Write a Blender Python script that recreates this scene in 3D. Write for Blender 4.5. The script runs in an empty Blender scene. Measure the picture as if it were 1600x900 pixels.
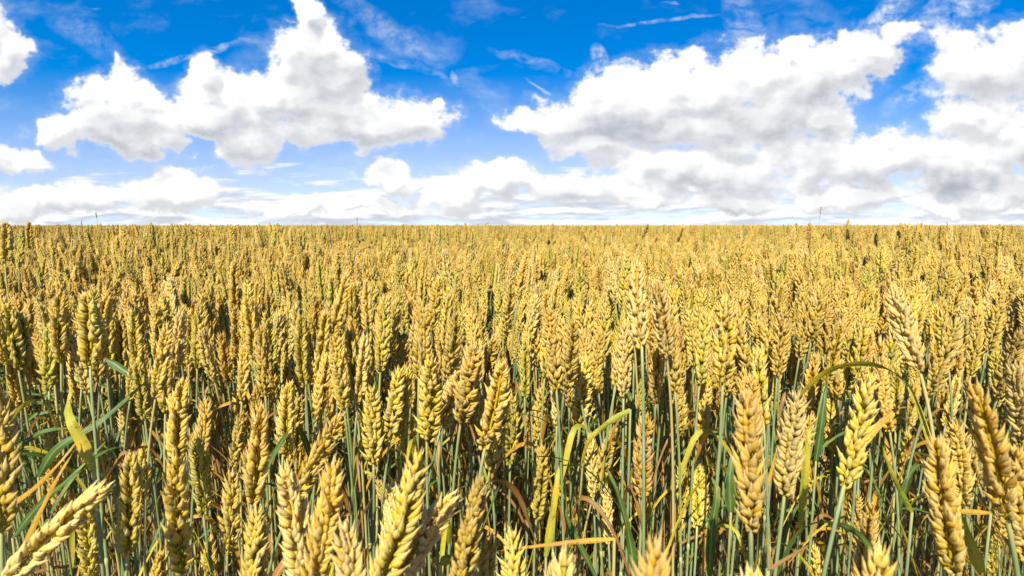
import bpy, math, random
import numpy as np
from mathutils import Vector, Matrix, Quaternion

random.seed(7)
rng = np.random.default_rng(11)
R = math.radians
scene = bpy.context.scene

# ------------------------------------------------------------------ camera
F = 850.0                       # focal length in pixels of the 1600 px wide photograph
PITCH = math.atan(98.0 / F)
CAM = Vector((0.0, 0.0, 0.98))
cd = bpy.data.cameras.new("camera")
cd.sensor_width = 36.0
cd.lens = 36.0 * F / 1600.0
cd.clip_start = 0.01
cd.clip_end = 5000.0
cd.dof.use_dof = True
cd.dof.focus_distance = 0.75
cd.dof.aperture_fstop = 13.0
cam = bpy.data.objects.new("camera", cd)
scene.collection.objects.link(cam)
cam.location = CAM
cam.rotation_euler = (R(90) - PITCH, 0, 0)
scene.camera = cam

FW = Vector((0, math.cos(PITCH), -math.sin(PITCH)))
UP = Vector((0, math.sin(PITCH), math.cos(PITCH)))
RT = Vector((1, 0, 0))

def unproject(px, py, s):
    return CAM + (FW + RT * ((px - 800.0) / F) + UP * ((450.0 - py) / F)) * s

def project(p):
    d = Vector(p) - CAM
    s = max(d.dot(FW), 1e-4)
    return 800 + F * d.dot(RT) / s, 450 - F * d.dot(UP) / s, s

# ------------------------------------------------------------------ sun, sky
SUN_EL, SUN_AZ = 46.0, -164.0     # azimuth measured from +Y (view direction) towards +X: behind the camera, to the left
sun_dir = Vector((math.sin(R(SUN_AZ)) * math.cos(R(SUN_EL)), math.cos(R(SUN_AZ)) * math.cos(R(SUN_EL)), math.sin(R(SUN_EL))))
sl = bpy.data.lights.new("sun", 'SUN')
sl.energy = 4.7
sl.angle = R(0.5)
sl.color = (1.0, 0.95, 0.86)
so = bpy.data.objects.new("sun", sl)
scene.collection.objects.link(so)
so.location = (-3, -3, 6)
so.rotation_euler = sun_dir.to_track_quat('Z', 'Y').to_euler()

scene.view_settings.view_transform = 'Standard'
scene.view_settings.look = 'None'
scene.view_settings.gamma = 1.0
scene.view_settings.exposure = 1.0
scene.view_settings.use_curve_mapping = False
EXPO = 2 ** scene.view_settings.exposure
SKY_STRENGTH = 0.1

scene.render.engine = 'CYCLES'
scene.cycles.max_bounces = 7
scene.cycles.diffuse_bounces = 4
scene.cycles.glossy_bounces = 2
scene.cycles.transmission_bounces = 4
scene.cycles.transparent_max_bounces = 4
scene.cycles.use_denoising = True
scene.cycles.sample_clamp_indirect = 6.0

world = bpy.data.worlds.new("World")
scene.world = world
world.use_nodes = True
world.cycles.sampling_method = 'MANUAL'
world.cycles.sample_map_resolution = 256

def px_to_uv(x, y):
    """pixel of the photograph -> gnomonic sky coordinates about the horizon ahead, 100 px units"""
    d = FW + RT * ((x - 800.0) / F) + UP * ((450.0 - y) / F)
    return d.x / d.y * F / 100, d.z / d.y * F / 100

CLOUDS = [  # cx, cy, rx, ry in photo pixels
    # tall cloud left of the middle
    (492, 85, 72, 62), (474, 22, 26, 36), (530, 120, 52, 48), (440, 150, 100, 55), (335, 160, 68, 50),
    (328, 118, 22, 32), (385, 215, 58, 48), (520, 185, 120, 45), (648, 188, 66, 42), (585, 205, 90, 34), (300, 185, 60, 30),
    # cloud on the left
    (185, 160, 78, 52), (180, 118, 30, 20), (150, 205, 85, 34), (235, 222, 55, 34), (215, 190, 80, 40), (95, 205, 40, 22),
    (0, 82, 50, 46), (-30, 60, 60, 60), (25, 250, 68, 25), (-20, 240, 60, 28),
    (602, 277, 50, 30), (638, 292, 30, 16),
    # big cloud on the right
    (955, 160, 78, 56), (1060, 150, 110, 62), (1180, 135, 110, 68), (1270, 115, 90, 58), (1345, 85, 60, 34), (1410, 58, 45, 18),
    (878, 195, 72, 44), (1080, 200, 170, 42), (1240, 185, 100, 42), (820, 190, 38, 22), (930, 228, 90, 24),
    # right edge
    (1525, 105, 88, 58), (1600, 95, 75, 60), (1530, 180, 85, 46), (1610, 225, 120, 62), (1490, 265, 95, 48),
    # band below
    (1090, 268, 190, 40), (1330, 245, 170, 46), (870, 292, 105, 26), (1010, 304, 85, 22), (705, 305, 68, 30), (790, 280, 90, 30),
    (1140, 312, 80, 20), (1330, 305, 105, 22), (1470, 322, 70, 16), (1560, 300, 110, 28),
    (100, 308, 105, 24), (275, 300, 88, 34), (452, 322, 74, 20), (20, 318, 70, 28), (560, 322, 90, 14),
    (688, 158, 12, 9), (1240, 68, 18, 16),
]
STREAKS = [  # x0, y0, x1, y1, half width px, strength
    (215, 108, 415, 58, 7, .55), (520, -12, 700, 112, 20, .34), (1145, -30, 1175, 95, 30, .42), (1435, -25, 1325, 75, 24, 1.0),
    (930, 42, 1150, 18, 4, .45), (560, 75, 720, 130, 8, .4), (1365, 180, 1500, 105, 22, .6), (815, 122, 870, 152, 3, .5),
    (70, 20, 200, 90, 26, .22), (760, 70, 910, 125, 9, .3), (250, 262, 350, 264, 4, .75), (415, 284, 560, 291, 4, .75),
    (1390, 70, 1570, -20, 30, .75), (655, 262, 760, 272, 6, .45), (925, 68, 952, 114, 15, .9), (704, 106, 720, 142, 8, .9),
    (540, 254, 610, 262, 6, .4), (1230, 55, 1250, 85, 16, .7), (60, 190, 20, 230, 12, .3)]

def build_world():
    nt = world.node_tree
    N, L = nt.nodes, nt.links
    for n in list(N): N.remove(n)
    def setin(tree, node, i, v):
        if v is None: return
        if hasattr(v, 'is_output'): tree.links.new(v, node.inputs[i])
        else: node.inputs[i].default_value = v
    def M(tree, op, a, b=None, c=None, clamp=False):
        n = tree.nodes.new('ShaderNodeMath'); n.operation = op; n.use_clamp = clamp
        for i, v in enumerate((a, b, c)): setin(tree, n, i, v)
        return n.outputs[0]
    def V(tree, op, a, b=None, c=None, out=0):
        n = tree.nodes.new('ShaderNodeVectorMath'); n.operation = op
        for i, v in enumerate((a, b, c)): setin(tree, n, i, v)
        return n.outputs['Value' if op == 'DOT_PRODUCT' else 'Vector']
    # group: smooth union of the cloud bodies
    g = bpy.data.node_groups.new("cloud_bodies", 'ShaderNodeTree')
    g.interface.new_socket("P", in_out='INPUT', socket_type='NodeSocketVector')
    g.interface.new_socket("E", in_out='OUTPUT', socket_type='NodeSocketFloat')
    gi = g.nodes.new('NodeGroupInput'); go = g.nodes.new('NodeGroupOutput')
    acc = None
    for (cx, cy, rx, ry) in CLOUDS:
        u, v = px_to_uv(cx, cy)
        ru = 100.0 / rx; rv = 100.0 / ry
        q = V(g, 'MULTIPLY_ADD', gi.outputs[0], (ru, rv, 0), (-u * ru, -v * rv, 0))
        d = V(g, 'DOT_PRODUCT', q, q)
        if acc is None: acc = d
        else:
            acc = M(g, 'SMOOTH_MIN', acc, d, 0.28)
    g.links.new(M(g, 'SUBTRACT', 1.0, acc), go.inputs[0])
    def E(p):
        n = N.new('ShaderNodeGroup'); n.node_tree = g
        L.new(p, n.inputs[0]); return n.outputs[0]
    def noise(p, scale, detail, rough=.5, color=False, lac=2.0):
        n = N.new('ShaderNodeTexNoise'); n.noise_dimensions = '2D'
        n.inputs['Scale'].default_value = scale; n.inputs['Detail'].default_value = detail
        n.inputs['Roughness'].default_value = rough; n.inputs['Lacunarity'].default_value = lac
        L.new(p, n.inputs['Vector'])
        return n.outputs['Color' if color else 'Fac']
    def smooth(x, a, b):
        n = N.new('ShaderNodeMapRange'); n.interpolation_type = 'SMOOTHSTEP'
        L.new(x, n.inputs[0]); n.inputs[1].default_value = a; n.inputs[2].default_value = b
        return n.outputs[0]
    tc = N.new('ShaderNodeTexCoord')
    sx = N.new('ShaderNodeSeparateXYZ'); L.new(tc.outputs['Generated'], sx.inputs[0])
    ay = M(nt, 'MAXIMUM', M(nt, 'ABSOLUTE', sx.outputs[1]), 0.08)
    zz = M(nt, 'MAXIMUM', sx.outputs[2], 0.0)
    u = M(nt, 'MULTIPLY', M(nt, 'DIVIDE', sx.outputs[0], ay), F / 100)
    v = M(nt, 'MULTIPLY', M(nt, 'DIVIDE', zz, ay), F / 100)
    cb = N.new('ShaderNodeCombineXYZ'); L.new(u, cb.inputs[0]); L.new(v, cb.inputs[1])
    p = cb.outputs[0]
    # noise space: finer towards the horizon, where the clouds are farther off
    persp = M(nt, 'DIVIDE', 1.0, M(nt, 'ADD', M(nt, 'MULTIPLY', v, 0.42), 0.45))
    # domain warp
    w1 = V(nt, 'MULTIPLY_ADD', noise(p, 1.1, 4.0, .55, True), (0.85, 0.6, 0), (-0.425, -0.3, 0))
    pw = V(nt, 'ADD', p, w1)
    st = V(nt, 'MULTIPLY', p, (1.0, 1.55, 0))
    def field(off):
        po = V(nt, 'ADD', pw, off) if off else pw
        pn = V(nt, 'ADD', st, off) if off else st
        e = E(po)
        fb = noise(pn, 1.9, 9.0, .58)
        vo = N.new('ShaderNodeTexVoronoi'); vo.voronoi_dimensions = '2D'; vo.feature = 'SMOOTH_F1'
        vo.inputs['Scale'].default_value = 3.4; vo.inputs['Detail'].default_value = 3.0
        vo.inputs['Roughness'].default_value = .55; vo.inputs['Lacunarity'].default_value = 2.3
        vo.inputs['Smoothness'].default_value = .35
        vo.normalize = True
        L.new(V(nt, 'ADD', pn, V(nt, 'MULTIPLY', w1, (.5, .5, 0))), vo.inputs['Vector'])
        bil = M(nt, 'SUBTRACT', 0.42, vo.outputs['Distance'])
        ec = M(nt, 'MINIMUM', e, 0.75)
        f = M(nt, 'MULTIPLY_ADD', M(nt, 'SUBTRACT', fb, .5), 1.9, ec)
        f = M(nt, 'MULTIPLY_ADD', bil, .72, f)
        fs = M(nt, 'MULTIPLY_ADD', M(nt, 'SUBTRACT', noise(pn, 1.9, 2.4, .44), .5), 1.5, M(nt, 'MINIMUM', e, 1.0))
        fs = M(nt, 'MULTIPLY_ADD', bil, .50, fs)
        return f, e, fs
    f0, e0, s0 = field(None)
    f1, e1, s1 = field((-0.10, 0.20, 0))
    e2 = E(V(nt, 'ADD', pw, (-.05, .42, 0)))
    # far flat layers above the horizon
    hz = V(nt, 'MULTIPLY', p, (.55, 3.6, 0))
    hn = noise(V(nt, 'ADD', hz, (3.1, 7.7, 0)), 1.5, 8.0, .56)
    band = M(nt, 'SUBTRACT', 1.0, smooth(v, .25, 1.25))
    hd = M(nt, 'ADD', M(nt, 'MULTIPLY_ADD', hn, 2.0, -1.05), M(nt, 'MULTIPLY_ADD', band, .84, -.42))
    ha = M(nt, 'MULTIPLY', smooth(hd, -.05, .42), .9)
    hn2 = noise(V(nt, 'ADD', hz, (3.05, 8.0, 0)), 1.5, 5.0, .56)
    hs = smooth(M(nt, 'SUBTRACT', hn, hn2), -.12, .10)
    alpha = M(nt, 'ADD', M(nt, 'MULTIPLY', smooth(f0, .02, .50), .86), M(nt, 'MULTIPLY', smooth(f0, -.5, .35), .14))
    # light and shade of the cloud bodies
    grad = M(nt, 'SUBTRACT', s0, s1)
    lit = smooth(grad, -.55, .40)
    thick = M(nt, 'MULTIPLY', smooth(e2, .12, .80), smooth(f0, .2, 1.0))
    thick = M(nt, 'MULTIPLY', thick, M(nt, 'MULTIPLY_ADD', noise(V(nt, 'ADD', p, (9.2, 1.3, 0)), .6, 2.0), 3.0, -.95, clamp=True))
    gacc = None
    for (cx, cy, rx, ry, gs) in [(985, 205, 95, 28, 1.0), (520, 118, 60, 26, .7), (205, 222, 70, 26, .55), (1470, 290, 130, 22, 1.0), (1300, 130, 90, 22, .35),
                                 (1120, 285, 120, 24, .6), (1560, 180, 70, 30, .3), (60, 322, 110, 16, .5), (620, 205, 60, 16, .5), (420, 240, 40, 14, .4), (870, 300, 90, 14, .5), (210, 330, 90, 12, .5)]:
        uu, vv_ = px_to_uv(cx, cy); k1, k2 = 100. / rx, 100. / ry
        qq = V(nt, 'MULTIPLY_ADD', V(nt, 'ADD', p, V(nt, 'MULTIPLY', w1, (.8, .8, 0))), (k1, k2, 0), (-uu * k1, -vv_ * k2, 0))
        gg = M(nt, 'MULTIPLY', M(nt, 'POWER', 2.0, M(nt, 'MULTIPLY', V(nt, 'DOT_PRODUCT', qq, qq), -1.0)), gs * .82)
        gacc = gg if gacc is None else M(nt, 'MAXIMUM', gacc, gg)
    thick = M(nt, 'MAXIMUM', M(nt, 'MULTIPLY', thick, .55), M(nt, 'MULTIPLY', gacc, smooth(f0, .1, .9)))
    br = M(nt, 'MULTIPLY_ADD', lit, .25, .83)
    br = M(nt, 'MULTIPLY_ADD', thick, -.38, br)
    brh = M(nt, 'MULTIPLY_ADD', hs, .30, .70)
    # cirrus and vapour trails
    q = V(nt, 'ADD', p, V(nt, 'MULTIPLY_ADD', noise(p, 1.6, 3.0, .5, True), (.3, .3, 0), (-.15, -.15, 0)))
    cir = None
    rag = noise(V(nt, 'MULTIPLY', p, (1, 1, 0)), 5.0, 6.0, .65)
    for (x0, y0, x1, y1, hw, stg) in STREAKS:
        a = Vector(px_to_uv(x0, y0)); b = Vector(px_to_uv(x1, y1)); c = (a + b) / 2; d = (b - a); ln = d.length / 2; d.normalize()
        ca = V(nt, 'DOT_PRODUCT', q, (d.x / ln, d.y / ln, 0)); ca = M(nt, 'SUBTRACT', ca, (c.x * d.x + c.y * d.y) / ln)
        k = 100.0 / hw
        cbb = V(nt, 'DOT_PRODUCT', q, (-d.y * k, d.x * k, 0)); cbb = M(nt, 'SUBTRACT', cbb, (-c.x * d.y + c.y * d.x) * k)
        r2 = M(nt, 'MULTIPLY_ADD', cbb, cbb, M(nt, 'MULTIPLY', ca, ca))
        m = M(nt, 'MULTIPLY', M(nt, 'SUBTRACT', 1.0, r2, clamp=True), stg)
        cir = m if cir is None else M(nt, 'MAXIMUM', cir, m)
    fib = noise(V(nt, 'MULTIPLY_ADD', V(nt, 'MULTIPLY', q, (1.0, 4.5, 0)), (1, 1, 0), V(nt, 'MULTIPLY', w1, (.6, 2.0, 0))), 1.6, 8.0, .62)
    cir = M(nt, 'MULTIPLY', cir, M(nt, 'MULTIPLY', M(nt, 'MULTIPLY_ADD', rag, 3.4, -1.0, clamp=True), M(nt, 'MULTIPLY_ADD', fib, 3.0, -.75, clamp=True)))
    veil = M(nt, 'MULTIPLY', smooth(noise(V(nt, 'MULTIPLY', q, (.5, 1.1, 0)), 1.2, 7.0, .6), .52, .85), .30)
    cir = M(nt, 'ADD', cir, veil, clamp=True)
    # blue sky
    sky = N.new('ShaderNodeTexSky'); sky.sky_type = 'NISHITA'; sky.sun_disc = False
    sky.sun_elevation = R(SUN_EL); sky.sun_rotation = R(SUN_AZ)
    sky.altitude = 300; sky.air_density = 1.0; sky.dust_density = .1; sky.ozone_density = 2.0
    cz = N.new('ShaderNodeCombineXYZ')
    L.new(sx.outputs[0], cz.inputs[0]); L.new(sx.outputs[1], cz.inputs[1]); L.new(M(nt, 'MULTIPLY_ADD', zz, 1.0, 0.10), cz.inputs[2])
    L.new(V(nt, 'NORMALIZE', cz.outputs[0]), sky.inputs[0])
    hsv = N.new('ShaderNodeHueSaturation'); L.new(M(nt, 'MULTIPLY_ADD', smooth(v, 0.1, 3.0), .80, .87), hsv.inputs['Saturation']); L.new(M(nt, 'MULTIPLY_ADD', smooth(v, 0.1, 1.8), -.020, .528), hsv.inputs['Hue'])
    L.new(M(nt, 'MULTIPLY_ADD', smooth(v, 0.0, 3.4), .06, .88), hsv.inputs['Value'])
    L.new(sky.outputs[0], hsv.inputs['Color'])
    def mix(f, a, b):
        n = N.new('ShaderNodeMix'); n.data_type = 'RGBA'
        L.new(f, n.inputs['Factor'])
        for s, w in (('A', a), ('B', b)):
            sock = [i for i in n.inputs if i.name == s and i.type == 'RGBA'][0]
            if hasattr(w, 'is_output'): L.new(w, sock)
            else: sock.default_value = w
        return [o for o in n.outputs if o.type == 'RGBA'][0]
    WH = 1.04 / EXPO / SKY_STRENGTH
    def cloudcol(b):
        n = N.new('ShaderNodeValToRGB'); cr = n.color_ramp
        cr.elements[0].position = .30; cr.elements[0].color = (.27, .305, .37, 1)
        cr.elements[1].position = 1.0; cr.elements[1].color = (1, 1, 1, 1)
        e = cr.elements.new(.62); e.color = (.50, .53, .585, 1)
        e = cr.elements.new(.84); e.color = (.755, .77, .80, 1)
        L.new(b, n.inputs[0])
        return V(nt, 'MULTIPLY', n.outputs[0], (WH, WH, WH))
    col = mix(cir, hsv.outputs[0], (WH * .80, WH * .86, WH * .95, 1))
    col = mix(ha, col, cloudcol(brh))
    col = mix(alpha, col, cloudcol(br))
    bg = N.new('ShaderNodeBackground'); bg.inputs['Strength'].default_value = SKY_STRENGTH
    L.new(col, bg.inputs['Color'])
    out = N.new('ShaderNodeOutputWorld'); L.new(bg.outputs[0], out.inputs['Surface'])
build_world()

# ------------------------------------------------------------------ materials
def new_mat(name):
    m = bpy.data.materials.new(name); m.use_nodes = True
    nt = m.node_tree; nt.nodes.clear()
    out = nt.nodes.new('ShaderNodeOutputMaterial')
    return m, nt, out
def math_n(nt, op, a, b=None, c=None, clamp=False):
    n = nt.nodes.new('ShaderNodeMath'); n.operation = op; n.use_clamp = clamp
    for i, v in enumerate((a, b, c)):
        if v is None: continue
        if hasattr(v, 'is_output'): nt.links.new(v, n.inputs[i])
        else: n.inputs[i].default_value = v
    return n.outputs[0]
def mix_n(nt, f, a, b, blend='MIX'):
    n = nt.nodes.new('ShaderNodeMix'); n.data_type = 'RGBA'; n.blend_type = blend
    if hasattr(f, 'is_output'): nt.links.new(f, n.inputs['Factor'])
    else: n.inputs['Factor'].default_value = f
    for s, w in (('A', a), ('B', b)):
        sock = [i for i in n.inputs if i.name == s and i.type == 'RGBA'][0]
        if hasattr(w, 'is_output'): nt.links.new(w, sock)
        else: sock.default_value = (*w, 1) if len(w) == 3 else w
    return [o for o in n.outputs if o.type == 'RGBA'][0]
def attr_n(nt, name):
    n = nt.nodes.new('ShaderNodeAttribute'); n.attribute_name = name
    return n
def finish(nt, out, col, rough, spec, transl, bump=None, tcol=None):
    pr = nt.nodes.new('ShaderNodeBsdfPrincipled')
    nt.links.new(col, pr.inputs['Base Color'])
    pr.inputs['Roughness'].default_value = rough
    pr.inputs['Specular IOR Level'].default_value = spec
    if bump is not None: nt.links.new(bump, pr.inputs['Normal'])
    if transl:
        tr = nt.nodes.new('ShaderNodeBsdfTranslucent'); nt.links.new(tcol or col, tr.inputs['Color'])
        mx = nt.nodes.new('ShaderNodeMixShader'); mx.inputs[0].default_value = transl
        nt.links.new(pr.outputs[0], mx.inputs[1]); nt.links.new(tr.outputs[0], mx.inputs[2])
        nt.links.new(mx.outputs[0], out.inputs[0])
    else: nt.links.new(pr.outputs[0], out.inputs[0])

def ear_material(name, base, mid, tip, jitter=.12):
    m, nt, out = new_mat(name)
    tint = attr_n(nt, 'tint')           # r: random per husk, g: along the husk, b: along the ear
    sp = nt.nodes.new('ShaderNodeSeparateColor'); nt.links.new(tint.outputs['Color'], sp.inputs[0])
    rnd, t, h = sp.outputs[0], sp.outputs[1], sp.outputs[2]
    oi = nt.nodes.new('ShaderNodeObjectInfo')
    tc = nt.nodes.new('ShaderNodeTexCoord')
    nz = nt.nodes.new('ShaderNodeTexNoise'); nz.inputs['Scale'].default_value = 130; nz.inputs['Detail'].default_value = 3
    nt.links.new(tc.outputs['Object'], nz.inputs['Vector'])
    # greener low on the ear and deep in the husk, straw towards the points
    k = math_n(nt, 'MULTIPLY_ADD', h, .75, math_n(nt, 'MULTIPLY_ADD', rnd, .75, -.45))
    k = math_n(nt, 'ADD', k, math_n(nt, 'MULTIPLY_ADD', oi.outputs['Random'], .8, -.26), clamp=True)
    c = mix_n(nt, k, base, mid)
    tt = math_n(nt, 'POWER', t, 1.6)
    c = mix_n(nt, math_n(nt, 'MULTIPLY', tt, .85, clamp=True), c, tip)
    # brown weathered flecks
    nz2 = nt.nodes.new('ShaderNodeTexNoise'); nz2.inputs['Scale'].default_value = 420; nz2.inputs['Detail'].default_value = 4
    nt.links.new(tc.outputs['Object'], nz2.inputs['Vector'])
    fl = math_n(nt, 'MULTIPLY_ADD', nz2.outputs['Fac'], 5.0, -2.9, clamp=True)
    c = mix_n(nt, math_n(nt, 'MULTIPLY', fl, .34), c, (.38, .22, .06))
    vv = attr_n(nt, 'vein')
    # papery pale margins and darker lines along the veins
    mg = math_n(nt, 'ABSOLUTE', math_n(nt, 'SINE', math_n(nt, 'MULTIPLY', vv.outputs['Fac'], 6.2832)))
    c = mix_n(nt, math_n(nt, 'MULTIPLY', math_n(nt, 'POWER', mg, 5.0), .38), c, tip)
    ln_ = math_n(nt, 'SINE', math_n(nt, 'MULTIPLY', vv.outputs['Fac'], 75.0))
    c = mix_n(nt, math_n(nt, 'MULTIPLY_ADD', ln_, .10, .08, clamp=True), c, base, 'MULTIPLY')
    hs = nt.nodes.new('ShaderNodeHueSaturation')
    nt.links.new(c, hs.inputs['Color'])
    nt.links.new(math_n(nt, 'MULTIPLY_ADD', math_n(nt, 'FRACT', math_n(nt, 'MULTIPLY', oi.outputs['Random'], 7.31)), .15, .91), hs.inputs['Value'])
    nt.links.new(math_n(nt, 'MULTIPLY_ADD', math_n(nt, 'FRACT', math_n(nt, 'MULTIPLY', oi.outputs['Random'], 13.7)), .016, .493), hs.inputs['Hue'])
    nt.links.new(math_n(nt, 'MULTIPLY_ADD', rnd, .20, 1.02), hs.inputs['Saturation'])
    # fine veins running along each husk
    vv = attr_n(nt, 'vein')
    wv = math_n(nt, 'SINE', math_n(nt, 'MULTIPLY', vv.outputs['Fac'], 44.0))
    bmp = nt.nodes.new('ShaderNodeBump'); bmp.inputs['Strength'].default_value = .35; bmp.inputs['Distance'].default_value = .0004
    nt.links.new(math_n(nt, 'MULTIPLY_ADD', wv, .35, nz.outputs['Fac']), bmp.inputs['Height'])
    finish(nt, out, hs.outputs[0], .6, .2, .32, bmp.outputs[0])
    return m
EAR = {
    'golden': ear_material('ear_golden', (.48, .39, .05), (.72, .49, .10), (.86, .65, .30)),
    'greenish': ear_material('ear_greenish', (.38, .38, .05), (.66, .50, .085), (.84, .65, .28)),
    'pale straw': ear_material('ear_pale', (.54, .43, .08), (.76, .56, .16), (.87, .70, .38)),
    'tan': ear_material('ear_tan', (.48, .37, .06), (.70, .46, .11), (.84, .62, .29)),
}
def stem_material():
    m, nt, out = new_mat('stem')
    tint = attr_n(nt, 'tint'); sp = nt.nodes.new('ShaderNodeSeparateColor'); nt.links.new(tint.outputs['Color'], sp.inputs[0])
    oi = nt.nodes.new('ShaderNodeObjectInfo'); tc = nt.nodes.new('ShaderNodeTexCoord')
    nz = nt.nodes.new('ShaderNodeTexNoise'); nz.inputs['Scale'].default_value = 22; nz.inputs['Detail'].default_value = 4
    nt.links.new(tc.outputs['Object'], nz.inputs['Vector'])
    c = mix_n(nt, oi.outputs['Random'], (.125, .175, .07), (.21, .26, .075))
    c = mix_n(nt, math_n(nt, 'MULTIPLY_ADD', sp.outputs[2], 1.0, 0), (.30, .22, .07), c)       # straw coloured near the ground
    c = mix_n(nt, math_n(nt, 'MULTIPLY_ADD', nz.outputs['Fac'], 2.4, -1.05, clamp=True), c, (.27, .31, .19))   # waxy bloom
    c = mix_n(nt, math_n(nt, 'MULTIPLY', sp.outputs[1], .8), c, (.46, .44, .15))                      # yellow neck and joints
    c = mix_n(nt, math_n(nt, 'MULTIPLY_ADD', math_n(nt, 'FRACT', math_n(nt, 'MULTIPLY', oi.outputs['Random'], 5.3)), 3.0, -2.0, clamp=True), c, (.42, .34, .11))
    finish(nt, out, c, .5, .35, 0)
    return m
STEM = stem_material()
def leaf_material(name, a, b, c3, tr=.35):
    m, nt, out = new_mat(name)
    tint = attr_n(nt, 'tint'); sp = nt.nodes.new('ShaderNodeSeparateColor'); nt.links.new(tint.outputs['Color'], sp.inputs[0])
    oi = nt.nodes.new('ShaderNodeObjectInfo'); tc = nt.nodes.new('ShaderNodeTexCoord')
    nz = nt.nodes.new('ShaderNodeTexNoise'); nz.inputs['Scale'].default_value = 45; nz.inputs['Detail'].default_value = 5
    nt.links.new(tc.outputs['Object'], nz.inputs['Vector'])
    k = math_n(nt, 'ADD', math_n(nt, 'MULTIPLY_ADD', nz.outputs['Fac'], 1.8, -.9), math_n(nt, 'MULTIPLY_ADD', sp.outputs[2], .55, math_n(nt, 'MULTIPLY', sp.outputs[0], .4)), clamp=True)
    c = mix_n(nt, k, a, b)
    k2 = math_n(nt, 'ADD', math_n(nt, 'POWER', sp.outputs[2], 2.5), math_n(nt, 'MULTIPLY_ADD', nz.outputs['Fac'], 3.2, -2.1), clamp=True)
    c = mix_n(nt, math_n(nt, 'MULTIPLY', k2, .8), c, c3)
    n3 = nt.nodes.new('ShaderNodeTexNoise'); n3.inputs['Scale'].default_value = 260; n3.inputs['Detail'].default_value = 5
    nt.links.new(tc.outputs['Object'], n3.inputs['Vector'])
    c = mix_n(nt, math_n(nt, 'MULTIPLY_ADD', n3.outputs['Fac'], 6.0, -3.5, clamp=True), c, (.20, .10, .02))
    ed = math_n(nt, 'ABSOLUTE', math_n(nt, 'MULTIPLY_ADD', attr_n(nt, 'vein').outputs['Fac'], 2.0, -1.0))
    c = mix_n(nt, math_n(nt, 'MULTIPLY', math_n(nt, 'POWER', math_n(nt, 'SUBTRACT', 1.0, ed), 9.0), .45), c, (.62, .58, .22))
    wv = math_n(nt, 'SINE', math_n(nt, 'MULTIPLY', attr_n(nt, 'vein').outputs['Fac'], 60.0))
    c = mix_n(nt, math_n(nt, 'MULTIPLY_ADD', wv, .10, .10), c, (.02, .03, .01))
    bmp = nt.nodes.new('ShaderNodeBump'); bmp.inputs['Strength'].default_value = .3; bmp.inputs['Distance'].default_value = .0004
    nt.links.new(wv, bmp.inputs['Height'])
    finish(nt, out, c, .42, .4, tr, bmp.outputs[0])
    return m
LEAF = {
    'green': leaf_material('leaf_green', (.055, .13, .022), (.12, .22, .03), (.42, .40, .06)),
    'yellow': leaf_material('leaf_yellow', (.30, .36, .02), (.72, .54, .03), (.74, .38, .03)),
    'orange': leaf_material('leaf_orange', (.68, .40, .03), (.58, .25, .02), (.42, .18, .03)),
    'dry': leaf_material('leaf_dry', (.36, .17, .03), (.20, .08, .02), (.42, .26, .08), .25),
}
def soil_material():
    m, nt, out = new_mat('soil')
    tc = nt.nodes.new('ShaderNodeTexCoord')
    nz = nt.nodes.new('ShaderNodeTexNoise'); nz.inputs['Scale'].default_value = 6; nz.inputs['Detail'].default_value = 10
    nt.links.new(tc.outputs['Object'], nz.inputs['Vector'])
    c = mix_n(nt, nz.outputs['Fac'], (.045, .028, .016), (.14, .09, .05))
    bmp = nt.nodes.new('ShaderNodeBump'); bmp.inputs['Distance'].default_value = .03; nt.links.new(nz.outputs['Fac'], bmp.inputs['Height'])
    finish(nt, out, c, .9, .1, 0, bmp.outputs[0])
    return m
SOIL = soil_material()

# ------------------------------------------------------------------ mesh helpers
class MB:
    def __init__(s): s.v = []; s.f = []; s.t = []; s.w = []; s.m = []; s.n = 0
    def grid(s, P, tint, vein, mat=0, closed=True):
        """P (rings, segs, 3)"""
        r, k = P.shape[:2]
        s.v.append(P.reshape(-1, 3)); s.t.append(np.broadcast_to(tint, (r, k, 3)).reshape(-1, 3)); s.w.append(np.broadcast_to(vein, (r, k)).reshape(-1))
        i = np.arange(r - 1)[:, None]; j = np.arange(k if closed else k - 1)[None, :]; j2 = (j + 1) % k
        q = np.stack([i * k + j, i * k + j2, (i + 1) * k + j2, (i + 1) * k + j], -1).reshape(-1, 4) + s.n
        s.f.append(q); s.m.append(np.full(len(q), mat)); s.n += r * k
    def add(s, o, mat=None, xf=None):
        v = o[0] if xf is None else o[0] @ xf[0].T + xf[1]
        s.v.append(v); s.t.append(o[2]); s.w.append(o[3]); s.f.append(o[1] + s.n)
        s.m.append(o[4] if mat is None else np.full(len(o[1]), mat)); s.n += len(v)
    def data(s):
        return np.concatenate(s.v), np.concatenate(s.f), np.concatenate(s.t), np.concatenate(s.w), np.concatenate(s.m)
def to_mesh(name, d, mats):
    v, f, t, w, m = d
    me = bpy.data.meshes.new(name)
    me.vertices.add(len(v)); me.vertices.foreach_set('co', np.ascontiguousarray(v, dtype=np.float32).ravel())
    me.loops.add(len(f) * 4); me.loops.foreach_set('vertex_index', f.astype(np.int32).ravel())
    me.polygons.add(len(f)); me.polygons.foreach_set('loop_start', np.arange(len(f), dtype=np.int32) * 4)
    me.polygons.foreach_set('material_index', m.astype(np.int32))
    me.polygons.foreach_set('use_smooth', np.ones(len(f), dtype=bool))
    a = me.attributes.new('tint', 'FLOAT_COLOR', 'POINT')
    a.data.foreach_set('color', np.concatenate([t, np.ones((len(t), 1))], 1).astype(np.float32).ravel())
    b = me.attributes.new('vein', 'FLOAT', 'POINT'); b.data.foreach_set('value', w.astype(np.float32))
    for x in mats: me.materials.append(x)
    me.update(calc_edges=True); me.validate()
    return me

def rot(axis, a):
    return np.array(Matrix.Rotation(a, 3, axis))

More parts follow.
